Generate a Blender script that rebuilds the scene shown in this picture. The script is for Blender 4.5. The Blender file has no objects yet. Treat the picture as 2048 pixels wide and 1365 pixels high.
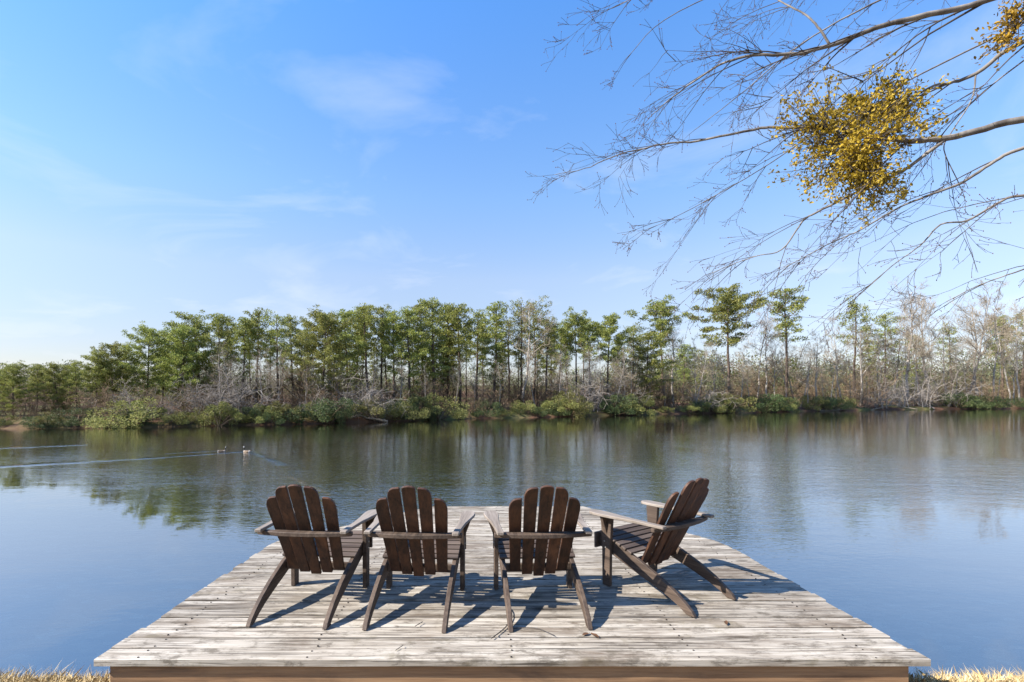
import bpy, bmesh, math, random
from mathutils import Vector, Matrix, Quaternion
R = math.radians
rnd = random.Random(7)
scene = bpy.context.scene
col = scene.collection

# ------------------------------------------------------------------ camera, sky, sun, exposure
F = 1000.0            # focal length in photo pixels (2048 wide)
PX, PY = 970.0, 798.0 # principal point (level camera, shifted lens)
CAMZ = 2.4            # above the water
DECKZ = 0.94          # deck top above the water
cam_d = bpy.data.cameras.new('camera')
cam_d.sensor_width = 36.0
cam_d.lens = 36.0 * F / 2048.0
cam_d.shift_x = (1024.0 - PX) / 2048.0
cam_d.shift_y = (PY - 682.5) / 2048.0
cam_d.clip_start = 0.05
cam_d.clip_end = 8000
cam = bpy.data.objects.new('camera', cam_d)
cam.location = (0, 0, CAMZ)
cam.rotation_euler = (R(90), 0, 0)
col.objects.link(cam)
scene.camera = cam

SUN_EL = R(39.0)
SUN_FROM = Vector((-0.96, -0.27, 0)).normalized()
world = bpy.data.worlds.new('World')
scene.world = world
world.use_nodes = True
nt = world.node_tree
nt.nodes.clear()
wo = nt.nodes.new('ShaderNodeOutputWorld')
bg = nt.nodes.new('ShaderNodeBackground')
sky = nt.nodes.new('ShaderNodeTexSky')
sky.sky_type = 'NISHITA'
sky.sun_disc = False
sky.sun_elevation = SUN_EL
sky.sun_rotation = math.atan2(SUN_FROM.x, SUN_FROM.y)
sky.altitude = 100
sky.air_density = 1.0
sky.dust_density = 0.15
sky.ozone_density = 2.5
bg.inputs['Strength'].default_value = 0.12
# thin wispy cloud layer mixed into the sky, laid out on a cloud plane overhead
tc = nt.nodes.new('ShaderNodeTexCoord')
sep = nt.nodes.new('ShaderNodeSeparateXYZ')
nt.links.new(tc.outputs['Generated'], sep.inputs[0])
mz = nt.nodes.new('ShaderNodeMath'); mz.operation = 'MAXIMUM'; mz.inputs[1].default_value = 0.0
nt.links.new(sep.outputs['Z'], mz.inputs[0])
az = nt.nodes.new('ShaderNodeMath'); az.operation = 'ADD'; az.inputs[1].default_value = 0.10
nt.links.new(mz.outputs[0], az.inputs[0])
dx = nt.nodes.new('ShaderNodeMath'); dx.operation = 'DIVIDE'
dy = nt.nodes.new('ShaderNodeMath'); dy.operation = 'DIVIDE'
nt.links.new(sep.outputs['X'], dx.inputs[0]); nt.links.new(az.outputs[0], dx.inputs[1])
nt.links.new(sep.outputs['Y'], dy.inputs[0]); nt.links.new(az.outputs[0], dy.inputs[1])
cb = nt.nodes.new('ShaderNodeCombineXYZ'); cb.inputs[2].default_value = 7.4
nt.links.new(dx.outputs[0], cb.inputs[0]); nt.links.new(dy.outputs[0], cb.inputs[1])
cn = nt.nodes.new('ShaderNodeTexNoise')
cn.inputs['Scale'].default_value = 1.1
cn.inputs['Detail'].default_value = 7
cn.inputs['Roughness'].default_value = 0.55
cn.inputs['Distortion'].default_value = 0.9
nt.links.new(cb.outputs[0], cn.inputs['Vector'])
cr = nt.nodes.new('ShaderNodeValToRGB')
cr.color_ramp.elements[0].position = 0.535; cr.color_ramp.elements[0].color = (0, 0, 0, 1)
cr.color_ramp.elements[1].position = 0.80; cr.color_ramp.elements[1].color = (0.40, 0.40, 0.40, 1)
nt.links.new(cn.outputs['Fac'], cr.inputs[0])
cm = nt.nodes.new('ShaderNodeMixRGB')
cm.inputs['Color2'].default_value = (3.3, 3.45, 3.7, 1)
nt.links.new(cr.outputs[0], cm.inputs['Fac'])
# white balance of the air: bluer overhead, paler and less green towards the horizon, the same all round
wr = nt.nodes.new('ShaderNodeValToRGB')
for i, (p_, c_) in enumerate(((0.0, (0.38, 0.34, 0.375)), (0.23, (0.80, 0.68, 0.645)), (0.10, (0.56, 0.475, 0.475)), (0.37, (0.72, 0.80, 0.86)), (0.62, (0.52, 0.86, 1.15)), (1.0, (0.48, 0.84, 1.2)))):
    e = wr.color_ramp.elements[i] if i < 2 else wr.color_ramp.elements.new(p_)
    e.position = p_; e.color = (*c_, 1)
nt.links.new(mz.outputs[0], wr.inputs[0])
wb = nt.nodes.new('ShaderNodeMixRGB'); wb.blend_type = 'MULTIPLY'; wb.inputs['Fac'].default_value = 1.0
nt.links.new(sky.outputs[0], wb.inputs['Color1']); nt.links.new(wr.outputs[0], wb.inputs['Color2'])
nt.links.new(wb.outputs[0], cm.inputs['Color1'])
nt.links.new(cm.outputs[0], bg.inputs['Color'])
nt.links.new(bg.outputs[0], wo.inputs[0])

sun_d = bpy.data.lights.new('sun', 'SUN')
sun_d.energy = 5.0
sun_d.angle = R(0.5)
sun_d.color = (1.0, 0.95, 0.87)
sun = bpy.data.objects.new('sun', sun_d)
sdir = Vector((-SUN_FROM.x * math.cos(SUN_EL), -SUN_FROM.y * math.cos(SUN_EL), -math.sin(SUN_EL)))
sun.rotation_euler = sdir.to_track_quat('-Z', 'Y').to_euler()
col.objects.link(sun)

scene.view_settings.view_transform = 'Standard'
scene.view_settings.look = 'None'
scene.view_settings.exposure = 1.4
scene.view_settings.gamma = 1
scene.view_settings.use_curve_mapping = False
scene.cycles.max_bounces = 8
scene.cycles.transparent_max_bounces = 12

# ------------------------------------------------------------------ helpers
def px(x, y, z):
    """photo pixel on the horizontal plane z -> point"""
    d = (CAMZ - z) * F / (y - PY)
    return Vector(((x - PX) * d / F, d, z))
def at(x, y, d):
    """photo pixel at distance d -> point"""
    return Vector(((x - PX) * d / F, d, CAMZ - (y - PY) * d / F))

class MB:
    def __init__(s):
        s.v = []; s.f = []; s.m = []
    def face(s, idx, m=0):
        s.f.append(idx); s.m.append(m)
    def box(s, x0, x1, y0, y1, z0, z1, m=0):
        b = len(s.v)
        s.v += [(x0,y0,z0),(x1,y0,z0),(x1,y1,z0),(x0,y1,z0),(x0,y0,z1),(x1,y0,z1),(x1,y1,z1),(x0,y1,z1)]
        for q in ((0,3,2,1),(4,5,6,7),(0,1,5,4),(1,2,6,5),(2,3,7,6),(3,0,4,7)):
            s.face([b+i for i in q], m)
    def prism(s, poly, fn, t0, t1, m=0):
        """poly: list of (a,b); fn(a,b,t)->xyz; extruded between t0 and t1"""
        b = len(s.v); n = len(poly)
        s.v += [tuple(fn(a, c, t0)) for a, c in poly] + [tuple(fn(a, c, t1)) for a, c in poly]
        s.face([b+i for i in range(n)][::-1], m)
        s.face([b+n+i for i in range(n)], m)
        for i in range(n):
            j = (i+1) % n
            s.face([b+i, b+j, b+n+j, b+n+i], m)
    def tube(s, pts, rad, sides=5, m=0, cap=True):
        pts = [Vector(p) for p in pts]
        n = len(pts)
        t = (pts[1]-pts[0]).normalized()
        u = t.orthogonal().normalized()
        base = len(s.v)
        for i, p in enumerate(pts):
            if i == 0: tt = pts[1]-pts[0]
            elif i == n-1: tt = pts[-1]-pts[-2]
            else: tt = pts[i+1]-pts[i-1]
            if tt.length < 1e-9: tt = t
            tt = tt.normalized()
            u = (u - tt*u.dot(tt))
            if u.length < 1e-6: u = tt.orthogonal()
            u.normalize()
            w = tt.cross(u)
            r = rad[i] if hasattr(rad, '__len__') else rad
            for k in range(sides):
                a = 2*math.pi*k/sides
                q = p + u*(math.cos(a)*r) + w*(math.sin(a)*r)
                s.v.append((q.x, q.y, q.z))
        for i in range(n-1):
            for k in range(sides):
                k2 = (k+1) % sides
                s.face([base+i*sides+k, base+i*sides+k2, base+(i+1)*sides+k2, base+(i+1)*sides+k], m)
        if cap:
            s.face([base+k for k in range(sides)][::-1], m)
            s.face([base+(n-1)*sides+k for k in range(sides)], m)
    def leaf(s, p, d, side, ln, w, m=0, fold=0.0):
        """small pointed leaf: 4-gon"""
        b = len(s.v)
        p = Vector(p)
        mid = p + d*(ln*0.5)
        s.v += [tuple(p), tuple(mid + side*w), tuple(p + d*ln), tuple(mid - side*w)]
        s.face([b, b+1, b+2, b+3], m)
    def mesh(s, name, mats, smooth=False):
        me = bpy.data.meshes.new(name)
        me.from_pydata(s.v, [], s.f)
        for mt in (mats if isinstance(mats, (list, tuple)) else [mats]):
            me.materials.append(mt)
        me.polygons.foreach_set('material_index', s.m)
        if smooth:
            me.polygons.foreach_set('use_smooth', [True]*len(s.f))
        me.update()
        return me
    def build(s, name, mats, parent=None, smooth=False, bevel=0.0):
        me = s.mesh(name, mats, smooth)
        if bevel:
            bm = bmesh.new(); bm.from_mesh(me)
            bmesh.ops.recalc_face_normals(bm, faces=bm.faces)
            es = [e for e in bm.edges if len(e.link_faces) == 2 and e.calc_face_angle(0) > 0.6]
            bmesh.ops.bevel(bm, geom=es, offset=bevel, segments=1, affect='EDGES')
            bm.to_mesh(me); bm.free()
        return link(name, me, parent)

def link(name, me, parent=None):
    o = bpy.data.objects.new(name, me)
    col.objects.link(o)
    if parent: o.parent = parent
    return o
def empty(name, loc=(0,0,0), rz=0, sc=1):
    o = bpy.data.objects.new(name, None)
    o.location = loc; o.rotation_euler = (0,0,rz); o.scale = (sc,sc,sc)
    o.empty_display_size = 0.2
    col.objects.link(o)
    return o
def tag(o, label=None, cat=None, group=None, kind=None):
    if label: o['label'] = label
    if cat: o['category'] = cat
    if group: o['group'] = group
    if kind: o['kind'] = kind
    return o
def copy_tree(src, parent=None):
    c = src.copy(); col.objects.link(c); c.parent = parent
    for ch in src.children: copy_tree(ch, c)
    return c
def rvec(r=rnd):
    while True:
        v = Vector((r.uniform(-1,1), r.uniform(-1,1), r.uniform(-1,1)))
        if 0.05 < v.length < 1: return v.normalized()
def smooth_path(pts, n=6):
    """Catmull-Rom through points"""
    P = [Vector(p) for p in pts]
    P = [P[0]*2-P[1]] + P + [P[-1]*2-P[-2]]
    out = []
    for i in range(1, len(P)-2):
        a, b, c, d = P[i-1], P[i], P[i+1], P[i+2]
        for k in range(n):
            t = k/n
            out.append(0.5*((2*b) + (c-a)*t + (2*a-5*b+4*c-d)*t*t + (3*b-a-3*c+d)*t*t*t))
    out.append(P[-2])
    return out

# ------------------------------------------------------------------ materials
class NT:
    """small helper round a material's node tree"""
    def __init__(s, name):
        s.mat = bpy.data.materials.new(name); s.mat.use_nodes = True
        s.t = s.mat.node_tree
        s.b = s.t.nodes['Principled BSDF']
        s.out = s.t.nodes['Material Output']
    def n(s, typ, **kw):
        x = s.t.nodes.new(typ)
        for k, v in kw.items(): setattr(x, k, v)
        return x
    def l(s, a, b): s.t.links.new(a, b)
    def math(s, op, a, b=None, c=None, clamp=False):
        x = s.n('ShaderNodeMath', operation=op); x.use_clamp = clamp
        for i, v in enumerate((a, b, c)):
            if v is None: continue
            if isinstance(v, (int, float)): x.inputs[i].default_value = v
            else: s.l(v, x.inputs[i])
        return x.outputs[0]
    def noise(s, vec, scale, detail=4, rough=0.55, dist=0.0):
        x = s.n('ShaderNodeTexNoise')
        x.inputs['Scale'].default_value = scale; x.inputs['Detail'].default_value = detail
        x.inputs['Roughness'].default_value = rough; x.inputs['Distortion'].default_value = dist
        if vec is not None: s.l(vec, x.inputs['Vector'])
        return x.outputs['Fac']
    def mapping(s, vec, scale=(1,1,1), rot=(0,0,0), loc=None):
        x = s.n('ShaderNodeMapping')
        x.inputs['Scale'].default_value = scale; x.inputs['Rotation'].default_value = rot
        s.l(vec, x.inputs['Vector'])
        if loc is not None: s.l(loc, x.inputs['Location'])
        return x.outputs[0]
    def ramp(s, fac, stops):
        x = s.n('ShaderNodeValToRGB')
        e = x.color_ramp.elements
        while len(e) < len(stops): e.new(0.5)
        for i, (p, c) in enumerate(stops):
            e[i].position = p
            e[i].color = (c, c, c, 1) if isinstance(c, (int, float)) else (*c, 1)
        s.l(fac, x.inputs[0])
        return x.outputs[0]
    def mix(s, fac, a, b, mode='MIX'):
        x = s.n('ShaderNodeMixRGB', blend_type=mode)
        for i, v in ((0, fac), (1, a), (2, b)):
            if isinstance(v, (int, float)): x.inputs[i].default_value = v
            elif isinstance(v, tuple): x.inputs[i].default_value = (*v, 1)
            else: s.l(v, x.inputs[i])
        return x.outputs[0]
    def bump(s, h, strength=0.3, dist=0.01):
        x = s.n('ShaderNodeBump')
        x.inputs['Strength'].default_value = strength; x.inputs['Distance'].default_value = dist
        s.l(h, x.inputs['Height'])
        return x.outputs[0]
    def fin(s, color=None, rough=0.8, normal=None, spec=0.3):
        if color is not None:
            if isinstance(color, tuple): s.b.inputs['Base Color'].default_value = (*color, 1)
            else: s.l(color, s.b.inputs['Base Color'])
        if isinstance(rough, (int, float)): s.b.inputs['Roughness'].default_value = rough
        else: s.l(rough, s.b.inputs['Roughness'])
        s.b.inputs['Specular IOR Level'].default_value = spec
        if normal is not None: s.l(normal, s.b.inputs['Normal'])
        return s.mat
    def obj(s): return s.n('ShaderNodeTexCoord').outputs['Object']
    def info(s): return s.n('ShaderNodeObjectInfo')
    def pos(s): return s.n('ShaderNodeNewGeometry').outputs['Position']

def wood_material(name, light, mid, dark, along='X', stain=None, stain_amt=0.5, moss=None, gloss=0.75, contrast=1.0, vary=0.25, crack=False):
    m = NT(name)
    inf = m.info()
    off = m.n('ShaderNodeCombineXYZ')
    for i, k in enumerate((37.0, 91.0, 53.0)):
        m.l(m.math('MULTIPLY', inf.outputs['Random'], k), off.inputs[i])
    o = m.n('ShaderNodeVectorMath', operation='ADD'); m.l(m.obj(), o.inputs[0]); m.l(off.outputs[0], o.inputs[1])
    v = o.outputs[0]
    s1 = {'X': (1.0, 16, 16), 'Y': (16, 1.0, 16), 'Z': (16, 16, 1.0)}[along]
    s2 = {'X': (3.0, 90, 90), 'Y': (90, 3.0, 90), 'Z': (90, 90, 3.0)}[along]
    g1 = m.noise(m.mapping(v, s1), 1.0, 5, 0.6, 0.5)
    g2 = m.noise(m.mapping(v, s2), 1.0, 3, 0.6)
    g = m.math('ADD', m.math('MULTIPLY', g1, 0.62), m.math('MULTIPLY', g2, 0.38))
    c = m.ramp(g, [(0.5-0.20/contrast, dark), (0.5-0.04, mid), (0.5+0.10/contrast, light)])
    if stain:
        p = m.noise(m.mapping(v, tuple(1.6 if q > 10 else 0.5 for q in s1)), 3.0, 6, 0.65, 0.4)
        c = m.mix(m.math('MULTIPLY', m.ramp(p, [(0.50, 0.0), (0.68, 1.0)]), stain_amt), c, stain)
    if moss:
        p = m.noise(v, 4.5, 6, 0.7, 0.2)
        c = m.mix(m.math('MULTIPLY', m.ramp(p, [(0.56, 0.0), (0.70, 1.0)]), 0.55), c, moss)
    if crack:   # checks along the grain, knots and grime
        ck = m.noise(m.mapping(v, (2.2, 150, 150)), 1.0, 2, 0.5, 0.3)
        c = m.mix(m.math('MULTIPLY', m.ramp(ck, [(0.56, 0.0), (0.64, 1.0)]), 0.85), c, (0.035, 0.026, 0.019))
        vk = m.n('ShaderNodeTexVoronoi'); vk.inputs['Scale'].default_value = 2.6
        m.l(m.mapping(v, (0.8, 2.4, 0.2)), vk.inputs['Vector'])
        c = m.mix(m.math('MULTIPLY', m.ramp(vk.outputs['Distance'], [(0.03, 1.0), (0.085, 0.0)]), 0.8), c, (0.075, 0.048, 0.03))
        gp = m.noise(m.mapping(v, (0.9, 2.0, 2.0)), 7.0, 6, 0.75, 0.2)
        c = m.mix(m.math('MULTIPLY', m.ramp(gp, [(0.51, 0.0), (0.63, 1.0)]), 0.7), c, (0.07, 0.055, 0.038))
    # each piece a little lighter or darker
    k = m.math('ADD', m.math('MULTIPLY', inf.outputs['Random'], vary), 1.0 - vary*0.6)
    hs = m.n('ShaderNodeHueSaturation'); m.l(c, hs.inputs['Color']); m.l(k, hs.inputs['Value'])
    return m.fin(hs.outputs[0], gloss, m.bump(g, 0.6, 0.004))

M = {}
M['deck'] = wood_material('weathered_deck_boards', (0.385,0.345,0.29), (0.27,0.232,0.186), (0.024,0.018,0.013), 'X',
                          stain=(0.115,0.083,0.056), stain_amt=0.85, moss=(0.125,0.102,0.055), gloss=0.85, contrast=1.25, vary=0.30, crack=True)
M['rim'] = wood_material('brown_rim_joist', (0.31,0.185,0.098), (0.23,0.13,0.068), (0.08,0.045,0.026), 'X', stain=(0.06,0.042,0.033), stain_amt=0.6, vary=0.1)
M['slat'] = wood_material('dark_oiled_slats', (0.066,0.029,0.015), (0.036,0.0165,0.0095), (0.007,0.0045,0.003), 'Z', stain=(0.16,0.068,0.03), stain_amt=0.6, gloss=0.6, vary=0.35)
M['leg'] = wood_material('weathered_chair_legs', (0.10,0.07,0.05), (0.062,0.042,0.03), (0.02,0.0135,0.0095), 'Y', stain=(0.032,0.018,0.012), stain_amt=0.7, gloss=0.7, vary=0.2)
M['arm'] = wood_material('silvered_chair_arms', (0.25,0.212,0.178), (0.18,0.148,0.12), (0.06,0.045,0.035), 'Y', stain=(0.12,0.09,0.07), stain_amt=0.5, gloss=0.7, vary=0.15)
M['seat'] = wood_material('seat_slat_wood', (0.11,0.083,0.066), (0.07,0.05,0.039), (0.024,0.016,0.012), 'X', stain=(0.05,0.03,0.02), stain_amt=0.5, gloss=0.65, vary=0.3)

def foliage_material(name, cols, rough=0.6, trans=0.25, objvar=0.35):
    m = NT(name)
    inf = m.info()
    geo = m.n('ShaderNodeNewGeometry')
    n = m.noise(m.obj(), 0.9, 2, 0.5)
    isl = geo.outputs['Random Per Island']
    f = m.math('ADD', m.math('MULTIPLY', isl, 0.55), m.math('MULTIPLY', n, 0.6))
    c = m.ramp(f, [(0.15, cols[0]), (0.5, cols[1]), (0.9, cols[2])])
    hs = m.n('ShaderNodeHueSaturation'); m.l(c, hs.inputs['Color'])
    m.l(m.math('ADD', m.math('MULTIPLY', inf.outputs['Random'], 0.03), 0.485), hs.inputs['Hue'])
    m.l(m.math('ADD', m.math('MULTIPLY', inf.outputs['Random'], objvar), 1.0-objvar*0.5), hs.inputs['Value'])
    m.fin(hs.outputs[0], rough, spec=0.25)
    tr = m.n('ShaderNodeBsdfTranslucent'); m.l(hs.outputs[0], tr.inputs['Color'])
    mx = m.n('ShaderNodeMixShader'); mx.inputs[0].default_value = trans
    m.l(m.b.outputs[0], mx.inputs[1]); m.l(tr.outputs[0], mx.inputs[2]); m.l(mx.outputs[0], m.out.inputs[0])
    return m.mat
M['needle'] = foliage_material('pine_needles', [(0.045,0.07,0.018), (0.17,0.195,0.043), (0.35,0.335,0.085)], trans=0.35)
M['needle_far'] = foliage_material('pine_needles_dull', [(0.06,0.085,0.035), (0.115,0.14,0.055), (0.19,0.20,0.09)])
M['bush'] = foliage_material('evergreen_shrub_leaves', [(0.055,0.065,0.018), (0.165,0.17,0.045), (0.31,0.285,0.10)], objvar=0.6, trans=0.35)
M['bushdark'] = foliage_material('dark_shrub_leaves', [(0.025,0.045,0.015), (0.06,0.085,0.028), (0.12,0.14,0.05)], objvar=0.4)
M['mistle'] = foliage_material('mistletoe_leaves', [(0.08,0.062,0.010), (0.30,0.20,0.018), (0.46,0.31,0.03)], trans=0.35, objvar=0.0)

def bark_material(name, a, b, vary=0.4):
    m = NT(name)
    inf = m.info()
    n = m.noise(m.mapping(m.obj(), (3, 3, 0.8)), 2.0, 5, 0.65)
    c = m.ramp(n, [(0.35, a), (0.65, b)])
    hs = m.n('ShaderNodeHueSaturation'); m.l(c, hs.inputs['Color'])
    m.l(m.math('ADD', m.math('MULTIPLY', inf.outputs['Random'], vary), 1.0-vary*0.5), hs.inputs['Value'])
    return m.fin(hs.outputs[0], 0.9, spec=0.15)
M['pinebark'] = bark_material('pine_bark', (0.05,0.036,0.028), (0.13,0.093,0.07))
M['greybark'] = bark_material('grey_bark', (0.17,0.145,0.12), (0.36,0.32,0.275), 0.5)
M['twig'] = bark_material('bare_twigs', (0.15,0.12,0.084), (0.27,0.222,0.16), 0.5)
M['brush'] = bark_material('brown_brushwood', (0.085,0.057,0.034), (0.20,0.14,0.088), 0.8)
M['palebrush'] = bark_material('pale_brushwood', (0.17,0.145,0.12), (0.28,0.245,0.21), 0.3)
M['limb'] = bark_material('overhanging_bark', (0.075,0.064,0.056), (0.22,0.198,0.175), 0.0)
M['ovtwig'] = bark_material('overhanging_twigs', (0.042,0.035,0.032), (0.095,0.082,0.073), 0.0)
m = NT('red_buds'); M['bud'] = m.fin((0.07,0.02,0.018), 0.6)
m = NT('dry_leaf'); M['leaf'] = m.fin((0.08,0.038,0.018), 0.8)

# ground: leaf litter, dry grass and lake bed on one sheet
m = NT('bank_ground')
p = m.pos()
n1 = m.noise(p, 1.2, 6, 0.65); n2 = m.noise(p, 14.0, 5, 0.7); n3 = m.noise(p, 0.12, 4, 0.5)
litter = m.ramp(n2, [(0.3, (0.06,0.033,0.02)), (0.55, (0.125,0.066,0.04)), (0.75, (0.19,0.115,0.075))])
grassy = m.ramp(n2, [(0.3, (0.06,0.062,0.022)), (0.7, (0.14,0.135,0.05))])
c = m.mix(m.ramp(n3, [(0.48, 0.0), (0.60, 1.0)]), litter, grassy)
c = m.mix(m.math('MULTIPLY', m.ramp(n1, [(0.45, 0.0), (0.65, 1.0)]), 0.5), c, (0.085,0.06,0.038))
M['ground'] = m.fin(c, 0.95, m.bump(n2, 0.6, 0.05), spec=0.1)
m = NT('near_bank_and_bed')
p = m.pos()
vo = m.n('ShaderNodeTexVoronoi'); vo.inputs['Scale'].default_value = 9.0
vo.inputs['Randomness'].default_value = 1.0
m.l(m.mapping(p, (0.8, 1.0, 1.0)), vo.inputs['Vector'])
vs = m.n('ShaderNodeSeparateColor'); m.l(vo.outputs['Color'], vs.inputs[0])
n2 = m.noise(p, 22.0, 5, 0.7); n1 = m.noise(p, 1.6, 4, 0.6)
bedc = m.ramp(vs.outputs[0], [(0.0, (0.05,0.033,0.02)), (0.5, (0.22,0.135,0.075)), (0.8, (0.46,0.30,0.17)), (1.0, (0.62,0.48,0.34))])
bedc = m.mix(m.math('MULTIPLY', m.ramp(n1, [(0.4, 0.0), (0.62, 1.0)]), 0.6), bedc, (0.10,0.07,0.042))
straw = m.ramp(n2, [(0.3, (0.13,0.09,0.045)), (0.6, (0.24,0.18,0.095))])
sepp = m.n('ShaderNodeSeparateXYZ'); m.l(p, sepp.inputs[0])
c = m.mix(m.ramp(sepp.outputs['Z'], [(0.15, 0.0), (0.4, 1.0)]), bedc, straw)
M['near'] = m.fin(c, 0.9, m.bump(n2, 0.6, 0.02), spec=0.1)
m = NT('dry_grass')
inf = m.n('ShaderNodeNewGeometry')
M['straw'] = m.fin(m.ramp(inf.outputs['Random Per Island'], [(0.0, (0.26,0.17,0.065)), (0.6, (0.46,0.34,0.16)), (1.0, (0.56,0.45,0.26))]), 0.8, spec=0.2)

# water: clear surface over a murky body, rippled by the wind
m = NT('lake_water')
p = m.pos()
sp = m.n('ShaderNodeSeparateXYZ'); m.l(p, sp.inputs[0])
X, Y = sp.outputs['X'], sp.outputs['Y']
rip1 = m.noise(m.mapping(p, (0.55, 1.25, 1), (0,0,R(8))), 1.7, 3, 0.5, 0.3)
rip2 = m.noise(m.mapping(p, (1.0, 2.2, 1), (0,0,R(-14))), 6.5, 2, 0.5)
swell = m.noise(m.mapping(p, (0.5, 1.3, 1), (0,0,R(20))), 0.9, 2, 0.5)
patch = m.noise(m.mapping(p, (0.10, 0.16, 1)), 1.0, 3, 0.55, 0.4)
# sheltered calm water by the near bank (further out on the left) and below the far bank
edge = m.math('SUBTRACT', Y, m.math('MAXIMUM', m.math('MULTIPLY', X, -0.75), 0.0))
edge = m.math('SUBTRACT', edge, m.math('MULTIPLY', m.math('MAXIMUM', X, 0.0), 0.35))
edge = m.math('ADD', edge, m.math('MULTIPLY', m.math('SUBTRACT', patch, 0.5), 7.0))
near_calm = m.ramp(m.math('DIVIDE', edge, 16.0), [(0.30, 0.07), (0.52, 1.0)])
far_calm = m.ramp(m.math('DIVIDE', Y, 100.0), [(0.14, 1.0), (0.40, 0.22)])
wind = m.math('MULTIPLY', m.math('MULTIPLY', near_calm, far_calm), m.ramp(patch, [(0.3, 0.45), (0.65, 1.25)]))
def wake(ax, ay, bx, by, w):
    a = px(ax, ay, 0); b = px(bx, by, 0)
    d = (b-a); L = d.length; d.normalize()
    rx = m.math('SUBTRACT', X, a.x); ry = m.math('SUBTRACT', Y, a.y)
    t = m.math('ADD', m.math('MULTIPLY', rx, d.x), m.math('MULTIPLY', ry, d.y))
    s = m.math('ABSOLUTE', m.math('SUBTRACT', m.math('MULTIPLY', rx, -d.y), m.math('MULTIPLY', ry, -d.x)))
    on = m.math('LESS_THAN', m.math('ABSOLUTE', m.math('SUBTRACT', t, L*0.5)), L*0.5)
    return m.math('MULTIPLY', m.math('SUBTRACT', 1.0, m.math('DIVIDE', s, w), clamp=True), on)
wk = wake(-900, 985, 330, 915, 0.55)
for a in ((330, 915, 500, 903, 0.22), (-900, 935, 175, 890, 0.7), (440, 902, 330, 908, 0.15), (500, 903, 570, 932, 0.3)):
    wk = m.math('MAXIMUM', wk, wake(*a))
h = m.math('ADD', m.math('MULTIPLY', rip1, 0.013), m.math('MULTIPLY', rip2, 0.0085))
h = m.math('MULTIPLY', h, m.math('ADD', wind, m.math('MULTIPLY', m.math('MULTIPLY', wk, m.ramp(m.noise(p, 1.3, 3, 0.6), [(0.35, 0.3), (0.65, 1.0)])), 2.6)))
h = m.math('ADD', h, m.math('MULTIPLY', swell, 0.004))
nrm = m.bump(h, 1.0, 1.0)
fr = m.n('ShaderNodeFresnel'); fr.inputs['IOR'].default_value = 1.333; m.l(nrm, fr.inputs['Normal'])
gl = m.n('ShaderNodeBsdfGlossy'); gl.inputs['Roughness'].default_value = 0.02; m.l(nrm, gl.inputs['Normal'])
gl.inputs['Color'].default_value = (0.95, 0.95, 0.95, 1)
tp = m.n('ShaderNodeBsdfTransparent'); tp.inputs['Color'].default_value = (0.95, 0.93, 0.84, 1)
df = m.n('ShaderNodeBsdfDiffuse'); df.inputs['Color'].default_value = (0.06, 0.052, 0.024, 1)
body = m.n('ShaderNodeMixShader'); body.inputs[0].default_value = 0.14
m.l(tp.outputs[0], body.inputs[1]); m.l(df.outputs[0], body.inputs[2])
mx = m.n('ShaderNodeMixShader'); m.l(m.math('POWER', fr.outputs[0], 0.38), mx.inputs[0]); m.l(body.outputs[0], mx.inputs[1]); m.l(gl.outputs[0], mx.inputs[2])
m.l(mx.outputs[0], m.out.inputs[0])
M['water'] = m.mat

# ------------------------------------------------------------------ setting: lake, banks, ground
SHORE = [(-1600, 857), (-600, 858), (0, 858), (220, 856), (440, 852.5), (700, 846), (900, 839), (1100, 834.5), (1300, 829.5), (1500, 825.5), (1730, 820.5), (2048, 817.5), (2500, 815), (3800, 813)]
def shore_d(x):
    for (x0, y0), (x1, y1) in zip(SHORE, SHORE[1:]):
        if x0 <= x <= x1:
            t = (x-x0)/(x1-x0); y = y0 + (y1-y0)*t
            return CAMZ*F/(y-PY)
    return CAMZ*F/(SHORE[-1][1]-PY)
def bank_h(off):
    pts = [(-8, -1.2), (-1.0, -0.12), (0, 0.03), (0.5, 0.28), (3, 0.55), (10, 1.0), (30, 1.9), (60, 3.2), (120, 6.0), (300, 12.0), (700, 22.0), (4000, 60.0)]
    for (a, za), (b, zb) in zip(pts, pts[1:]):
        if a <= off <= b: return za + (zb-za)*(off-a)/(b-a)
    return pts[-1][1]
g = MB()
xs = [-1600 + i*36 for i in range(151)]
offs = [-8, -1.0, 0, 0.5, 1.5, 3, 6, 10, 18, 30, 60, 120, 300, 700, 4000]
gr = random.Random(3)
for x in xs:
    wob = gr.uniform(-0.5, 0.5)
    for k, o in enumerate(offs):
        d = shore_d(x) + o + (wob if 1 <= k <= 3 else 0)
        z = bank_h(o) + (gr.uniform(-0.08, 0.12) if 3 <= k <= 9 else 0)
        g.v.append(((x-PX)*d/F, d, z))
nk = len(offs)
for i in range(len(xs)-1):
    for k in range(nk-1):
        g.face([i*nk+k, (i+1)*nk+k, (i+1)*nk+k+1, i*nk+k+1])
tag(g.build('far_bank', M['ground'], smooth=True), 'leaf strewn far bank of the lake rising behind the shrubs', kind='structure')

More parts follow.
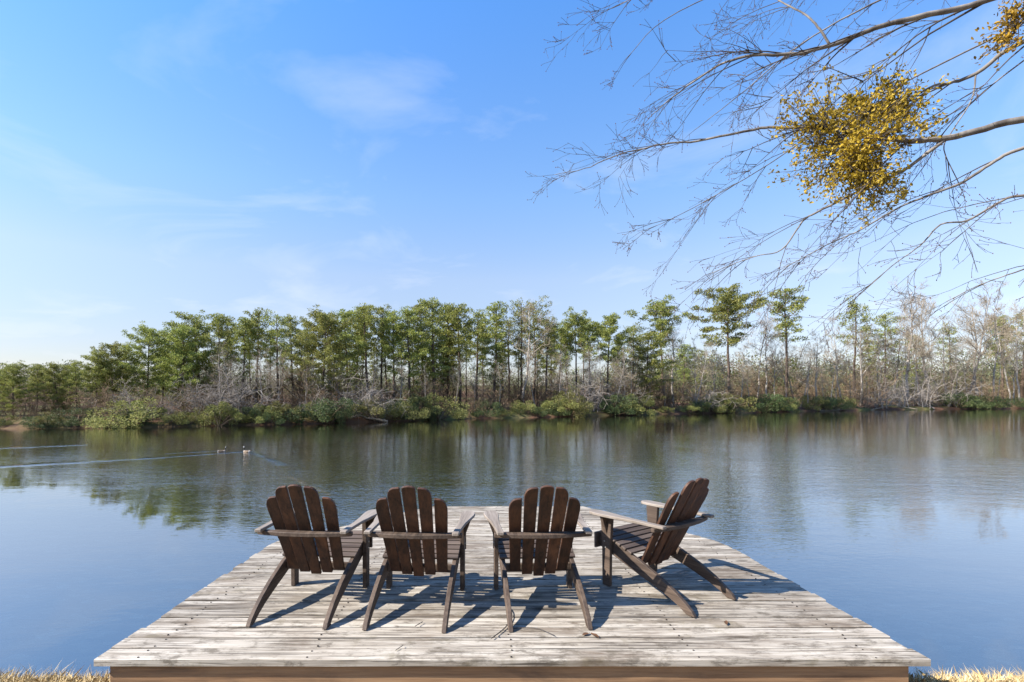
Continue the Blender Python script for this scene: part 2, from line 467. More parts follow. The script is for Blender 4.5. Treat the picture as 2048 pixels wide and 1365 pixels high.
g = MB()
prof = [(-400, 1.2), (-40, 0.9), (0, 0.72), (2.2, 0.70), (2.9, 0.69), (3.12, 0.64), (3.35, 0.30), (4.0, 0.0), (4.6, -0.10), (6, -0.24), (8, -0.55), (12, -1.1), (60, -1.7), (500, -1.7)]
xs = [-400, -120, -40, -15] + [-8 + i*0.25 for i in range(65)] + [15, 40, 120, 400]
for x in xs:
    for k, (y, z) in enumerate(prof):
        j = gr.uniform(-0.06, 0.06) if 3 <= k <= 7 and abs(x) < 9 else 0
        g.v.append((x, y + j, z + (gr.uniform(-0.015, 0.015) if abs(x) < 9 else 0)))
nk = len(prof)
for i in range(len(xs)-1):
    for k in range(nk-1):
        g.face([i*nk+k, (i+1)*nk+k, (i+1)*nk+k+1, i*nk+k+1])
tag(g.build('ground', M['near'], smooth=True), 'near bank of dry grass running down into the stony lake bed', kind='structure')

g = MB()
g.v = [(-700, 3.4, 0), (700, 3.4, 0), (700, 420, 0), (-700, 420, 0)]
g.face([0, 1, 2, 3])
tag(g.build('lake_water', M['water']), 'calm lake reflecting the sky and the trees', kind='structure')

# dry grass on the near bank, both sides of the deck
def grass(x0, x1, n, name, label):
    g = MB()
    for _ in range(n):
        x = rnd.uniform(x0, x1); y = rnd.uniform(2.55, 3.22)
        z = 0.69 if y < 3.0 else 0.69 - (y-3.0)*0.5
        hgt = rnd.uniform(0.03, 0.105) * (1.4 if rnd.random() < 0.02 else 1)
        a = rnd.uniform(0, 6.283)
        s = Vector((math.cos(a), math.sin(a), 0)) * rnd.uniform(0.0015, 0.003)
        lean = Vector((rnd.gauss(0, 0.8), rnd.gauss(0, 0.8), 1)).normalized()
        b = Vector((x, y, z-0.01)); mid = b + lean*hgt*0.6
        tip = mid + (lean + Vector((rnd.gauss(0, 0.5), rnd.gauss(0, 0.5), -0.2))).normalized()*hgt*0.6
        i = len(g.v)
        g.v += [tuple(b-s), tuple(b+s), tuple(mid+s*0.7), tuple(tip), tuple(mid-s*0.7)]
        g.face([i, i+1, i+2, i+3, i+4])
    tag(g.build(name, M['straw']), label, 'grass', kind='stuff')
grass(-3.9, -2.12, 9000, 'dry_grass', 'dry straw coloured grass on the bank left of the deck')
grass(2.40, 4.2, 9000, 'dry_grass', 'dry straw coloured grass on the bank right of the deck')

# ------------------------------------------------------------------ deck
deck = empty('lake_deck', (0, 0, 0))
tag(deck, 'weathered plank deck with cut corners reaching out over the water', 'deck')
FL = px(191, 1318, DECKZ); FR = px(1866, 1323, DECKZ)
BL = px(549, 1084, DECKZ); BRt = px(1443, 1085, DECKZ)
TL = px(868, 1012.5, DECKZ); TR = px(1166, 1013, DECKZ)
Y0 = 0.5*(FL.y+FR.y); Y1 = 0.5*(TL.y+TR.y)
def xl(y):
    if y <= BL.y: return FL.x + (BL.x-FL.x)*(y-Y0)/(BL.y-Y0)
    return BL.x + (TL.x-BL.x)*(y-BL.y)/(Y1-BL.y)
def xr(y):
    if y <= BRt.y: return FR.x + (BRt.x-FR.x)*(y-Y0)/(BRt.y-Y0)
    return BRt.x + (TR.x-BRt.x)*(y-BRt.y)/(Y1-BRt.y)
m = NT('rusty_nail'); M['nail'] = m.fin((0.03,0.022,0.018), 0.7)
g = MB(); g.tube([(0,0,-0.008), (0,0,0)], 0.005, 8); NAIL = g.mesh('nail', M['nail'])
nb = 29
pitch = (Y1-Y0)/nb
TH = 0.036
for i in range(nb):
    ya = Y0 + i*pitch; yb = ya + pitch - rnd.choice((rnd.uniform(0.005, 0.010), rnd.uniform(0.010, 0.019)))
    ja, jb = rnd.uniform(-0.012, 0.012), rnd.uniform(-0.012, 0.012)
    if i == 0: ja = jb = 0
    yc = 0.5*(ya+yb)
    cx = 0.5*(xl(yc)+xr(yc))
    zt = rnd.uniform(-0.002, 0.003)
    g = MB(); n = 14
    cup = rnd.uniform(-0.0015, 0.002)
    for k in range(n+1):
        t = k/n
        w = math.sin(t*9+i*1.7)*0.0018 + rnd.uniform(-0.0008, 0.0008)
        e0 = rnd.uniform(-0.0012, 0.0012); e1 = rnd.uniform(-0.0012, 0.0012)
        xa0 = (xl(ya)+ja)*(1-t) + (xr(ya)+jb)*t - cx
        xb0 = (xl(yb)+ja)*(1-t) + (xr(yb)+jb)*t - cx
        zt_ = zt + w
        # rounded upper edges: 6 points per section
        g.v += [(xa0, ya-yc+e0, -TH), (xa0, ya-yc+e0, zt_-0.004), (xa0, ya-yc+0.004+e0, zt_+cup),
                (xb0, yb-yc-0.004+e1, zt_+cup), (xb0, yb-yc+e1, zt_-0.004), (xb0, yb-yc+e1, -TH)]
        if k:
            a = (k-1)*6; b = k*6
            for q in range(6):
                q2 = (q+1) % 6
                g.face([a+q, a+q2, b+q2, b+q])
    g.face([0, 5, 4, 3, 2, 1]); g.face([n*6+q for q in range(6)])
    o = g.build('plank', M['deck'], deck)
    o.location = (cx, yc, DECKZ)
    for jx in (-1.95, -1.0, 0.15, 1.2, 2.2):
        if not xl(yc)+0.1 < jx < xr(yc)-0.1: continue
        for dy_ in (-0.04, 0.04):
            nl_ = link('nail', NAIL, o); nl_.location = (jx-cx+rnd.gauss(0, 0.008), dy_+rnd.gauss(0, 0.005), zt+0.0035)
# rim boards and posts below
g = MB(); g.box(FL.x+0.07, FR.x-0.10, -0.019, 0.019, -0.235, 0)
o = g.build('rim_joist', M['rim'], deck, bevel=0.003); o.location = (0, Y0+0.045, DECKZ-TH-0.001)
for s, (fx, bx) in ((1, (FL.x+0.09, BL.x+0.09)), (-1, (FR.x-0.12, BRt.x-0.10))):
    g = MB()
    b = len(g.v)
    y0, y1 = Y0+0.066, BL.y
    g.v += [(fx, y0, -0.235), (fx+0.038*s, y0, -0.235), (fx+0.038*s, y0, 0), (fx, y0, 0),
            (bx, y1, -0.235), (bx+0.038*s, y1, -0.235), (bx+0.038*s, y1, 0), (bx, y1, 0)]
    for q in ((0,1,2,3), (4,7,6,5), (0,4,5,1), (1,5,6,2), (2,6,7,3), (3,7,4,0)): g.face(list(q))
    o = g.build('rim_joist', M['rim'], deck); o.location = (0, 0, DECKZ-TH-0.001)
for (x, y) in ((-2.0, 3.4), (0.15, 3.4), (2.25, 3.4), (-2.0, 5.0), (0.15, 5.0), (2.25, 5.0), (-0.5, 6.6), (1.1, 6.6)):
    g = MB(); g.box(-0.05, 0.05, -0.05, 0.05, -1.9, 0)
    o = g.build('support_post', M['rim'], deck, bevel=0.004); o.location = (x, y, DECKZ-TH-0.24)
for y in (3.4, 5.0, 6.6):
    g = MB(); xa, xb = xl(y)+0.15, xr(y)-0.15; g.box(xa, xb, -0.05, 0.05, -0.2, 0)
    o = g.build('beam', M['rim'], deck); o.location = (0, y, DECKZ-TH-0.037)

# ------------------------------------------------------------------ chairs
def make_chair():
    root = empty('adirondack_chair')
    # stringers that run from the seat front down to the rear feet
    top = [(0.80,0.375), (0.79,0.39), (0.42,0.268), (0.24,0.192), (0.12,0.128), (0.04,0.074), (-0.01,0.034), (-0.035,0.0)]
    bot = [(0.028,0.0), (0.08,0.034), (0.17,0.076), (0.30,0.122), (0.45,0.170), (0.79,0.285), (0.80,0.30)]
    for s in (-1, 1):
        g = MB(); g.prism(top+bot, lambda a, b, t: (t, a, b), -0.015, 0.015)
        o = g.build('rear_leg', M['leg'], root, bevel=0.003); o.location = (s*0.252, 0, 0)
    # front legs, flared under the arm
    prof = [(-0.036,0), (0.036,0), (0.040,0.34), (0.056,0.545), (-0.056,0.545), (-0.042,0.34)]
    for s in (-1, 1):
        g = MB(); g.prism(prof, lambda a, b, t: (t, a, b), -0.016, 0.016)
        o = g.build('front_leg', M['leg'], root, bevel=0.003); o.location = (s*0.285, 0.70, 0)
        for (by, bz) in ((0.0, 0.30), (0.012, 0.345)):
            g = MB(); g.tube([(0, 0, 0), (s*0.004, 0, 0)], 0.006, 8)
            b = g.build('bolt', M['bolt'], o); b.location = (s*0.016, by, bz)
        g2 = MB(); g2.prism([(0,0.545), (0.055,0.545), (0.0,0.40)], lambda a, b, t: (s*a, t, b), -0.012, 0.012)
        b = g2.build('arm_bracket', M['leg'], root); b.location = (s*0.302, 0.70, 0)
    # arms: paddles, wide and rounded in front, narrow behind
    outl = [(0.030,0.17), (0.032,0.30), (0.040,0.45), (0.062,0.58), (0.078,0.68), (0.080,0.74), (0.070,0.79), (0.045,0.825), (0.0,0.838),
            (-0.040,0.825), (-0.060,0.79), (-0.066,0.74), (-0.058,0.66), (-0.040,0.55), (-0.030,0.42), (-0.028,0.30), (-0.028,0.17)]
    for s in (-1, 1):
        g = MB(); g.prism([(s*a*0.78, b) for a, b in outl], lambda a, b, t: (a + s*0.02*(b-0.2)/0.6, b, t), 0, 0.022)
        o = g.build('arm', M['arm'], root, bevel=0.004); o.location = (s*0.298, 0, 0.547)
    # back rail joining the arms behind the slats
    n = 12
    poly = [(-0.335+0.67*k/n, 0.262) for k in range(n+1)]
    poly += [(0.335-0.67*k/n, 0.232 - 0.045*(1-(1-2*k/n)**2)) for k in range(n+1)]
    g = MB(); g.prism(poly, lambda a, b, t: (a, b, t), 0.516, 0.5455)
    g.build('back_rail', M['leg'], root, bevel=0.004)
    # lower back rail and front apron
    g = MB(); g.box(-0.236, 0.236, 0.456, 0.480, 0.205, 0.262); g.build('lower_rail', M['leg'], root, bevel=0.003)
    g = MB(); g.box(-0.30, 0.30, 0.803, 0.823, 0.27, 0.392); g.build('front_apron', M['seat'], root, bevel=0.003)
    # five fanned back slats
    rec = R(27); up = Vector((0, -math.sin(rec), math.cos(rec))); nrm = Vector((0, math.cos(rec), math.sin(rec)))
    base = Vector((0, 0.442, 0.185))
    for i in range(-2, 3):
        wb, wt = 0.0365, 0.0445
        L = {0: 0.79, 1: 0.775, 2: 0.675}[abs(i)]
        sgn = 1 if i > 0 else -1
        c0, c1 = i*0.0835, i*0.0835 + i*0.021*L/0.79
        pts = [(-wb, 0.012*abs(i)), (wb, 0.012*abs(i))]
        if i == 0:
            arc = [(wt, L-0.012), (wt*0.6, L-0.002), (0, L+0.002), (-wt*0.6, L-0.002), (-wt, L-0.012)]
        else:
            dr = 0.075 if abs(i) == 1 else 0.095
            out = [(wt, L-dr*1.15), (wt*0.97, L-dr*0.85), (wt*0.86, L-dr*0.58), (wt*0.66, L-dr*0.34), (wt*0.38, L-dr*0.17), (0.0, L-dr*0.06), (-wt*0.5, L-0.002), (-wt*0.9, L), (-wt, L-0.006)]
            arc = out if sgn > 0 else [(-a, b) for a, b in out][::-1]
        poly = pts + arc
        fwd = 0.010*i*i*0.55   # the back is gently dished
        def fn(a, b, t, c0=c0, c1=c1, L=L, fwd=fwd):
            c = c0 + (c1-c0)*b/L
            q = up*b + nrm*(t + fwd)
            return (c + a*1.0, q.y, q.z)
        g = MB(); g.prism(poly, fn, -0.009, 0.009)
        o = g.build('back_slat', M['slat'], root, bevel=0.002); o.location = base
    # seat slats along the stringers
    ys = [0.50 + k*0.0535 for k in range(6)]
    for y in ys:
        z = 0.268 + (y-0.42)*0.330
        g = MB(); g.box(-0.278, 0.278, -0.0225, 0.0225, 0.0, 0.018)
        o = g.build('seat_slat', M['seat'], root, bevel=0.003); o.location = (0, y, z+0.003); o.rotation_euler = (math.atan(0.33), 0, 0)
    return root
m = NT('bolt_steel'); M['bolt'] = m.fin((0.45,0.43,0.40), 0.5); m.b.inputs['Metallic'].default_value = 0.8
chair0 = make_chair()
chairs = [
    ((-1.262, 3.205), -4.5, 'dark slatted wooden armchair at the left end of the row on the deck'),
    ((-0.505, 3.155), -4.0, 'dark slatted wooden armchair second from the left in the row'),
    ((0.412, 3.165), 3.5, 'dark slatted wooden armchair beside the angled one, third from the left'),
    ((1.590, 3.500), 35.0, 'dark slatted wooden armchair turned away at an angle, right end of the row'),
]
for i, ((x, y), a, lab) in enumerate(chairs):
    c = chair0 if i == 0 else copy_tree(chair0)
    c.location = (x, y, DECKZ+0.004); c.rotation_euler = (0, 0, R(a))
    tag(c, lab, 'chair', 'chairs facing the lake on the deck')

# ------------------------------------------------------------------ twigs and leaves lying on the deck
def fallen_twig(pts, r, label):
    P = [px(x, y, DECKZ+0.012) for x, y in pts]
    o0 = P[0].copy()
    g = MB(); g.tube(smooth_path([p-o0 for p in P], 4), r, 5)
    o = g.build('fallen_twig', M['ovtwig'], smooth=True); o.location = o0
    tag(o, label, 'twig', 'twigs fallen on the deck')
fallen_twig([(983, 1277), (1003, 1262), (1017, 1247), (1024, 1228), (1019, 1216)], 0.0035, 'thin dry twig on the boards by the rear foot of the third chair')
fallen_twig([(1000, 1262), (1040, 1256), (1075, 1257), (1110, 1272)], 0.002, 'long thin curved twig on the boards behind the third chair')
fallen_twig([(830, 1253), (845, 1244)], 0.0025, 'short twig on the boards behind the second chair')
fallen_twig([(791, 1301), (806, 1291)], 0.002, 'small twig near the front edge of the deck')
for (x, y, s, a, lab) in ((1172, 1269, 0.030, 0.5, 'curled brown leaf behind the third chair'), (1190, 1272, 0.034, 2.2, 'narrow dark leaf near the right rear foot of the third chair'),
                     (1452, 1246, 0.03, 1.2, 'dark leaf on the boards behind the angled chair')):
    g = MB(); n = 5
    for k in range(n+1):
        t = k/n; w = math.sin(math.pi*min(0.97, t+0.03))*0.42
        g.v += [(t*s*2-s, -w*s, 0.35*s*w+0.2*s*t*t), (t*s*2-s, 0, 0.06*s), (t*s*2-s, w*s, 0.5*s*w)]
        if k:
            b = (k-1)*3
            g.face([b, b+1, b+4, b+3]); g.face([b+1, b+2, b+5, b+4])
    o = g.build('fallen_leaf', M['leaf'], smooth=True); o.location = px(x, y, DECKZ+0.006); o.rotation_euler = (0, 0, a)
    tag(o, lab, 'leaf', 'leaves fallen on the deck')

# ------------------------------------------------------------------ geese
m = NT('goose_plumage_brown'); M['gb'] = m.fin((0.13,0.092,0.062), 0.8)
m = NT('goose_breast_pale'); M['gp'] = m.fin((0.24,0.195,0.15), 0.8)
m = NT('goose_black'); M['gk'] = m.fin((0.012,0.011,0.011), 0.5)
m = NT('goose_white'); M['gw'] = m.fin((0.5,0.49,0.46), 0.7)
def goose(loc, rz, sc, label):
    # rings along the body, then up the neck to the head and bill; +Y is forward
    rings = [  # y, z, half width, half height, material of the band that follows
        (-0.40, 0.14, 0.012, 0.008, 2), (-0.33, 0.135, 0.06, 0.035, 3), (-0.24, 0.11, 0.11, 0.085, 0), (-0.10, 0.085, 0.15, 0.125, 0),
        (0.05, 0.075, 0.158, 0.135, 0), (0.18, 0.085, 0.135, 0.125, 1), (0.27, 0.115, 0.095, 0.105, 1), (0.315, 0.175, 0.062, 0.062, 2)]
    neck = [(0.33, 0.235, 0.044), (0.325, 0.31, 0.037), (0.315, 0.385, 0.034), (0.325, 0.44, 0.038), (0.36, 0.468, 0.042), (0.405, 0.462, 0.030), (0.44, 0.450, 0.017), (0.475, 0.443, 0.010)]
    g = MB(); S = 12
    cs = []
    for (y, z, w, h, mt) in rings: cs.append((Vector((0, y, z)), w, h, mt))
    for k, (y, z, r) in enumerate(neck): cs.append((Vector((0, y, z)), r*0.85, r, 3 if k == 3 else 2))
    for i, (c, w, h, mt) in enumerate(cs):
        a = cs[max(0, i-1)][0]; b = cs[min(len(cs)-1, i+1)][0]
        t = (b-a).normalized(); sx = Vector((1, 0, 0)); up = sx.cross(t)
        for k in range(S):
            an = 2*math.pi*k/S
            g.v.append(tuple(c + sx*(math.cos(an)*w) + up*(math.sin(an)*h)))
        if i:
            for k in range(S):
                k2 = (k+1) % S
                g.face([(i-1)*S+k, (i-1)*S+k2, i*S+k2, i*S+k], cs[i-1][3])
    g.face(list(range(S))[::-1], 2); g.face([(len(cs)-1)*S+k for k in range(S)], 2)
    root = g.build('goose', [M['gb'], M['gp'], M['gk'], M['gw']], smooth=True)
    root.location = loc; root.rotation_euler = (0, 0, rz); root.scale = (sc, sc, sc)
    for s in (-1, 1):
        w = MB()
        prof = [(-0.36, 0.155), (-0.20, 0.19), (0.02, 0.195), (0.14, 0.15), (0.10, 0.085), (-0.08, 0.07), (-0.24, 0.10)]
        w.prism(prof, lambda a, b, t: (s*(0.118 + t - 0.35*abs(a+0.05)**1.5 - 0.3*max(0, b-0.15)), a, b), 0.0, 0.045)
        w.build('wing', M['gb'], root, bevel=0.008)
    return tag(root, label, 'goose', 'geese swimming on the lake')
goose(px(494, 905, 0) + Vector((0, 0, -0.03)), R(65), 0.56, 'pale breasted goose swimming, the right one of the two')
goose(px(443, 904, 0) + Vector((0, 0, -0.03)), R(-70), 0.50, 'goose with dark raised neck swimming, the left one of the two')

# ------------------------------------------------------------------ far bank vegetation
def needle_clump(g, c, rx, rz, n, r, tuft=0.42, m=0):
    for _ in range(n):
        v = rvec(r)
        rad = r.random()**0.4
        p = c + Vector((v.x*rx*rad, v.y*rx*rad, v.z*rz*rad))
        d = (v*0.8 + rvec(r)*0.7 + Vector((0, 0, 0.35))).normalized()
        sd = d.cross(rvec(r))
        if sd.length < 0.1: continue
        g.leaf(p, d, sd.normalized(), tuft*r.uniform(0.6, 1.2), tuft*0.16, m)

def make_pine(seed, H=20.0, crown0=0.5, width=3.6, nbr=30, dens=34, stub=14, lean=0.3, wf=1.0):
    """returns (trunk mesh, crown mesh) for a pine H tall, base at origin"""
    r = random.Random(seed)
    t = MB(); c = MB()
    n = 12
    wob = [Vector((r.gauss(0, 0.10), r.gauss(0, 0.10), 0)) for _ in range(n+1)]
    ln = Vector((r.uniform(-lean, lean), r.uniform(-lean, lean), 0))
    path = []; acc = Vector((0, 0, 0))
    for k in range(n+1):
        f = k/n
        acc += wob[k]*0.6
        path.append(Vector((0, 0, H*0.97*f)) + acc + ln*f*f*H*0.08)
    path[0] = Vector((0, 0, -0.4))
    t.tube(path, [0.27*(1-0.84*(k/n)**1.15)+0.02 for k in range(n+1)], 7)
    def on(f):
        q = f*n; i = min(n-1, int(q)); return path[i].lerp(path[i+1], q-i)
    az = r.uniform(0, 6.28)
    nbr = int(nbr*1.35)
    for b in range(nbr):
        f = crown0 + (1-crown0)*((b+r.random())/nbr)**0.85*0.985
        rel = (f-crown0)/(1-crown0)
        prof = (0.55 + 0.75*min(1, rel*2.2)) * math.sqrt(max(0.03, 1-(max(0, rel-0.35)/0.66)**2))
        L = width*wf*prof*r.choice((r.uniform(0.35, 0.75), r.uniform(0.7, 1.2)))
        az += 2.4 + r.uniform(-0.6, 0.6)
        tilt = -0.05 + 0.55*rel + r.uniform(-0.15, 0.2)
        d = Vector((math.cos(az)*math.cos(tilt), math.sin(az)*math.cos(tilt), math.sin(tilt)))
        p0 = on(f); pts = [p0]
        for k in range(1, 4):
            pts.append(p0 + d*(L*k/3) + Vector((r.gauss(0, 0.1), r.gauss(0, 0.1), 0.05*L*(k/3)**2 + r.gauss(0, 0.06))))
        t.tube(pts, [0.055*(1-rel*0.5), 0.04, 0.028, 0.012], 4, cap=False)
        for k in range(max(2, int(L*2.3))):
            s = r.uniform(0.3, 1.06)
            q = s*3; i = min(2, int(q))
            pc = pts[i].lerp(pts[i+1], q-i) + Vector((r.gauss(0, 0.38), r.gauss(0, 0.38), r.gauss(0.12, 0.16)))
            needle_clump(c, pc, r.uniform(0.40, 0.74), r.uniform(0.15, 0.27), int(dens*r.uniform(0.6, 1.3)), r)
    needle_clump(c, on(0.985), 0.6, 0.7, dens*2, r)
    for b in range(stub):   # dead lower branches
        f = r.uniform(0.18, crown0+0.1); p0 = on(f); a = r.uniform(0, 6.28); L = r.uniform(0.6, 2.4)
        d = Vector((math.cos(a), math.sin(a), r.uniform(-0.25, 0.35)))
        p1 = p0 + d*L*0.5 + Vector((0, 0, r.gauss(0, 0.1))); p2 = p0 + d*L + Vector((r.gauss(0, 0.15), r.gauss(0, 0.15), r.gauss(0, 0.2)))
        t.tube([p0, p1, p2], [0.03, 0.02, 0.008], 3, cap=False)
        if r.random() < 0.45: needle_clump(c, p2, 0.45, 0.28, int(dens*0.8), r)
    return t.mesh('pine_trunk', M['pinebark'], True), c.mesh('pine_crown', M['needle'])

def make_bare(seed, H=18.0, spread=0.5, bole=0.35, nl=11, mat='greybark', twigmat='twig', r0=0.2, fine=1.25):
    r = random.Random(seed)
    t = MB(); c = MB()
    n = 9; path = []; acc = Vector((0, 0, 0)); drift = Vector((r.gauss(0, 0.12), r.gauss(0, 0.12), 0))
    for k in range(n+1):
        acc += drift + Vector((r.gauss(0, 0.16), r.gauss(0, 0.16), 0))
        path.append(Vector((0, 0, H*0.93*k/n)) + acc)
    path[0] = Vector((0, 0, -0.4))
    t.tube(path, [r0*(1-0.9*(k/n))+0.012 for k in range(n+1)], 6)
    def grow(p, d, L, rad, lev, out, upb):
        pts = [p]; dd = d.copy(); k = 4 if lev < 2 else 3
        for i in range(k):
            dd = (dd + rvec(r)*0.26 + Vector((0, 0, upb))).normalized()
            pts.append(pts[-1] + dd*(L/k))
        out.tube(pts, [rad*(1-0.75*i/k)+0.003 for i in range(k+1)], 4 if lev < 2 else 3, cap=False)
        if lev >= 3: return
        m_ = int({0: 6, 1: 5, 2: 4}[lev]*fine + r.random())
        for j in range(m_):
            q = r.uniform(0.25, 1.0)*k; i = min(k-1, int(q))
            b = pts[i].lerp(pts[i+1], q-i)
            nd = (dd*0.75 + rvec(r)*0.8 + Vector((0, 0, 0.12))).normalized()
            grow(b, nd, L*r.uniform(0.35, 0.6), rad*0.5, lev+1, c if lev >= 0 else out, upb)
    for b in range(nl):
        f = bole + (1-bole)*(b+r.random())/nl
        q = f*n; i = min(n-1, int(q)); p0 = path[i].lerp(path[i+1], q-i)
        a = b*2.4 + r.uniform(-0.7, 0.7)
        el = r.uniform(0.3, 1.0)
        d = Vector((math.cos(a)*math.cos(el), math.sin(a)*math.cos(el), math.sin(el)))
        L = H*spread*0.62*(1.15-0.75*(f-bole)/(1-bole))*r.uniform(0.6, 1.15)
        grow(p0, d, L, r0*0.42*(1.1-f*0.8), 0, t, 0.07)
    return t.mesh('bare_trunk', M[mat], True), c.mesh('bare_crown', M[twigmat])

def make_shrub(seed, H=4.0, stems=10, mat='brush', arch=0.0):
    r = random.Random(seed); s = MB(); c = MB()
    for _ in range(stems):
        a = r.uniform(0, 6.28); el = r.uniform(0.75, 1.45)
        d = Vector((math.cos(a)*math.cos(el), math.sin(a)*math.cos(el), math.sin(el)))
        p = Vector((r.gauss(0, 0.35), r.gauss(0, 0.35), -0.1)); pts = [p]; L = H*r.uniform(0.7, 1.1)
        for i in range(5):
            d = (d + rvec(r)*0.22 + Vector((0, 0, -arch*(i/4)))).normalized()
            pts.append(pts[-1] + d*L/5)
        s.tube(pts, [0.045, 0.036, 0.028, 0.02, 0.013, 0.006], 4, cap=False)
        for j in range(14):
            q = r.uniform(1.0, 5.0); i = min(4, int(q)); b = pts[i].lerp(pts[i+1], q-i)
            nd = (d*0.4 + rvec(r) + Vector((0, 0, 0.25-arch))).normalized(); l2 = L*r.uniform(0.15, 0.36)
            e1 = b + nd*l2*0.5; e2 = e1 + (nd + rvec(r)*0.5 + Vector((0, 0, -arch*0.5))).normalized()*l2*0.5
            c.tube([b, e1, e2], [0.014, 0.010, 0.004], 3, cap=False)
            for _k in range(3):
                nd2 = (nd + rvec(r)*0.9).normalized(); st = b.lerp(e2, r.uniform(0.3, 1))
                c.tube([st, st + nd2*l2*0.5], [0.008, 0.003], 3, cap=False)
    return s.mesh('shrub_stems', M[mat], True), c.mesh('shrub_twigs', M[mat])

def make_bush(seed, H=2.4, W=2.0, n=5200, mat='bush', leaf=0.095):
    r = random.Random(seed); s = MB(); c = MB()
    blobs = []
    for k in range(20):
        a = r.uniform(0, 6.28); q = r.random()**0.6*W*0.9; z = H*r.uniform(0.08, 0.88)*(1-0.5*q/W)
        blobs.append((Vector((math.cos(a)*q, math.sin(a)*q, z)), r.uniform(0.18, 0.55)*W*0.5))
        s.tube([(0, 0, -0.2), Vector((math.cos(a)*q*0.5, math.sin(a)*q*0.5, z*0.55)), blobs[-1][0]], [0.05, 0.03, 0.012], 4, cap=False)
    for _ in range(n):
        b, R_ = r.choice(blobs); v = rvec(r)
        p = b + v*R_*(r.random()**0.35)
        if p.z < 0.0: p.z = r.uniform(0, 0.3)
        d = (v + rvec(r)*0.8 + Vector((0, 0, 0.3))).normalized(); sd = d.cross(rvec(r))
        if sd.length < 0.1: continue
        c.leaf(p, d, sd.normalized(), leaf*r.uniform(0.7, 1.4), leaf*0.28)
    return s.mesh('bush_stems', M['brush'], True), c.mesh('bush_foliage', M[mat])

PINES = {
    'tall': [make_pine(100+i, crown0=cw, width=w, nbr=nb_, stub=18) for i, (cw, w, nb_) in enumerate(((0.38, 3.1, 36), (0.54, 2.8, 24), (0.28, 3.3, 42), (0.58, 3.4, 24), (0.24, 2.7, 44)))],
    'full': [make_pine(200+i, crown0=cw, width=w, nbr=nb_, stub=4, wf=1.15) for i, (cw, w, nb_) in enumerate(((0.10, 4.8, 62), (0.16, 5.2, 58), (0.06, 4.5, 64), (0.20, 4.8, 54)))],
    'thin': [make_pine(300+i, crown0=cw, width=w, nbr=nb_, dens=20, stub=26) for i, (cw, w, nb_) in enumerate(((0.45, 3.2, 26), (0.55, 3.8, 22), (0.38, 3.0, 28)))],
    'round': [make_pine(400+i, crown0=cw, width=w, nbr=nb_, dens=44, stub=14) for i, (cw, w, nb_) in enumerate(((0.60, 4.4, 28), (0.52, 4.9, 30)))],
}
BARES = [make_bare(500+i, spread=s, bole=b, nl=n_, r0=r0) for i, (s, b, n_, r0) in enumerate(((0.42, 0.38, 11, 0.17), (0.34, 0.45, 10, 0.14), (0.52, 0.28, 12, 0.20), (0.30, 0.30, 12, 0.13), (0.60, 0.35, 11, 0.24)))]
SHRUBS = {'brush': [make_shrub(600+i, 4.0, 11) for i in range(4)], 'pale': [make_shrub(650+i, 4.0, 12, 'palebrush', 0.22) for i in range(3)]}
BUSHES = {'bush': [make_bush(700+i) for i in range(4)], 'bushdark': [make_bush(750+i, mat='bushdark') for i in range(3)]}

counter = {}
def place(name, meshes, partnames, x, top, off, label, cat, group, H, wide=1.0, r=rnd):
    d = shore_d(x) + off
    z0 = bank_h(off)
    base = Vector(((x-PX)*d/F, d, z0-0.05))
    ht = (PY-top)*d/F + CAMZ - base.z
    s = ht/H
    o = empty(name, base, r.uniform(0, 6.28), s)
    o.scale = (s*wide, s*wide, s)
    o.rotation_euler = (r.gauss(0, 0.028), r.gauss(0, 0.028), r.uniform(0, 6.28))
    for me, pn in zip(meshes, partnames): link(pn, me, o)
    return tag(o, label, cat, group)

TP = ('trunk', 'crown')
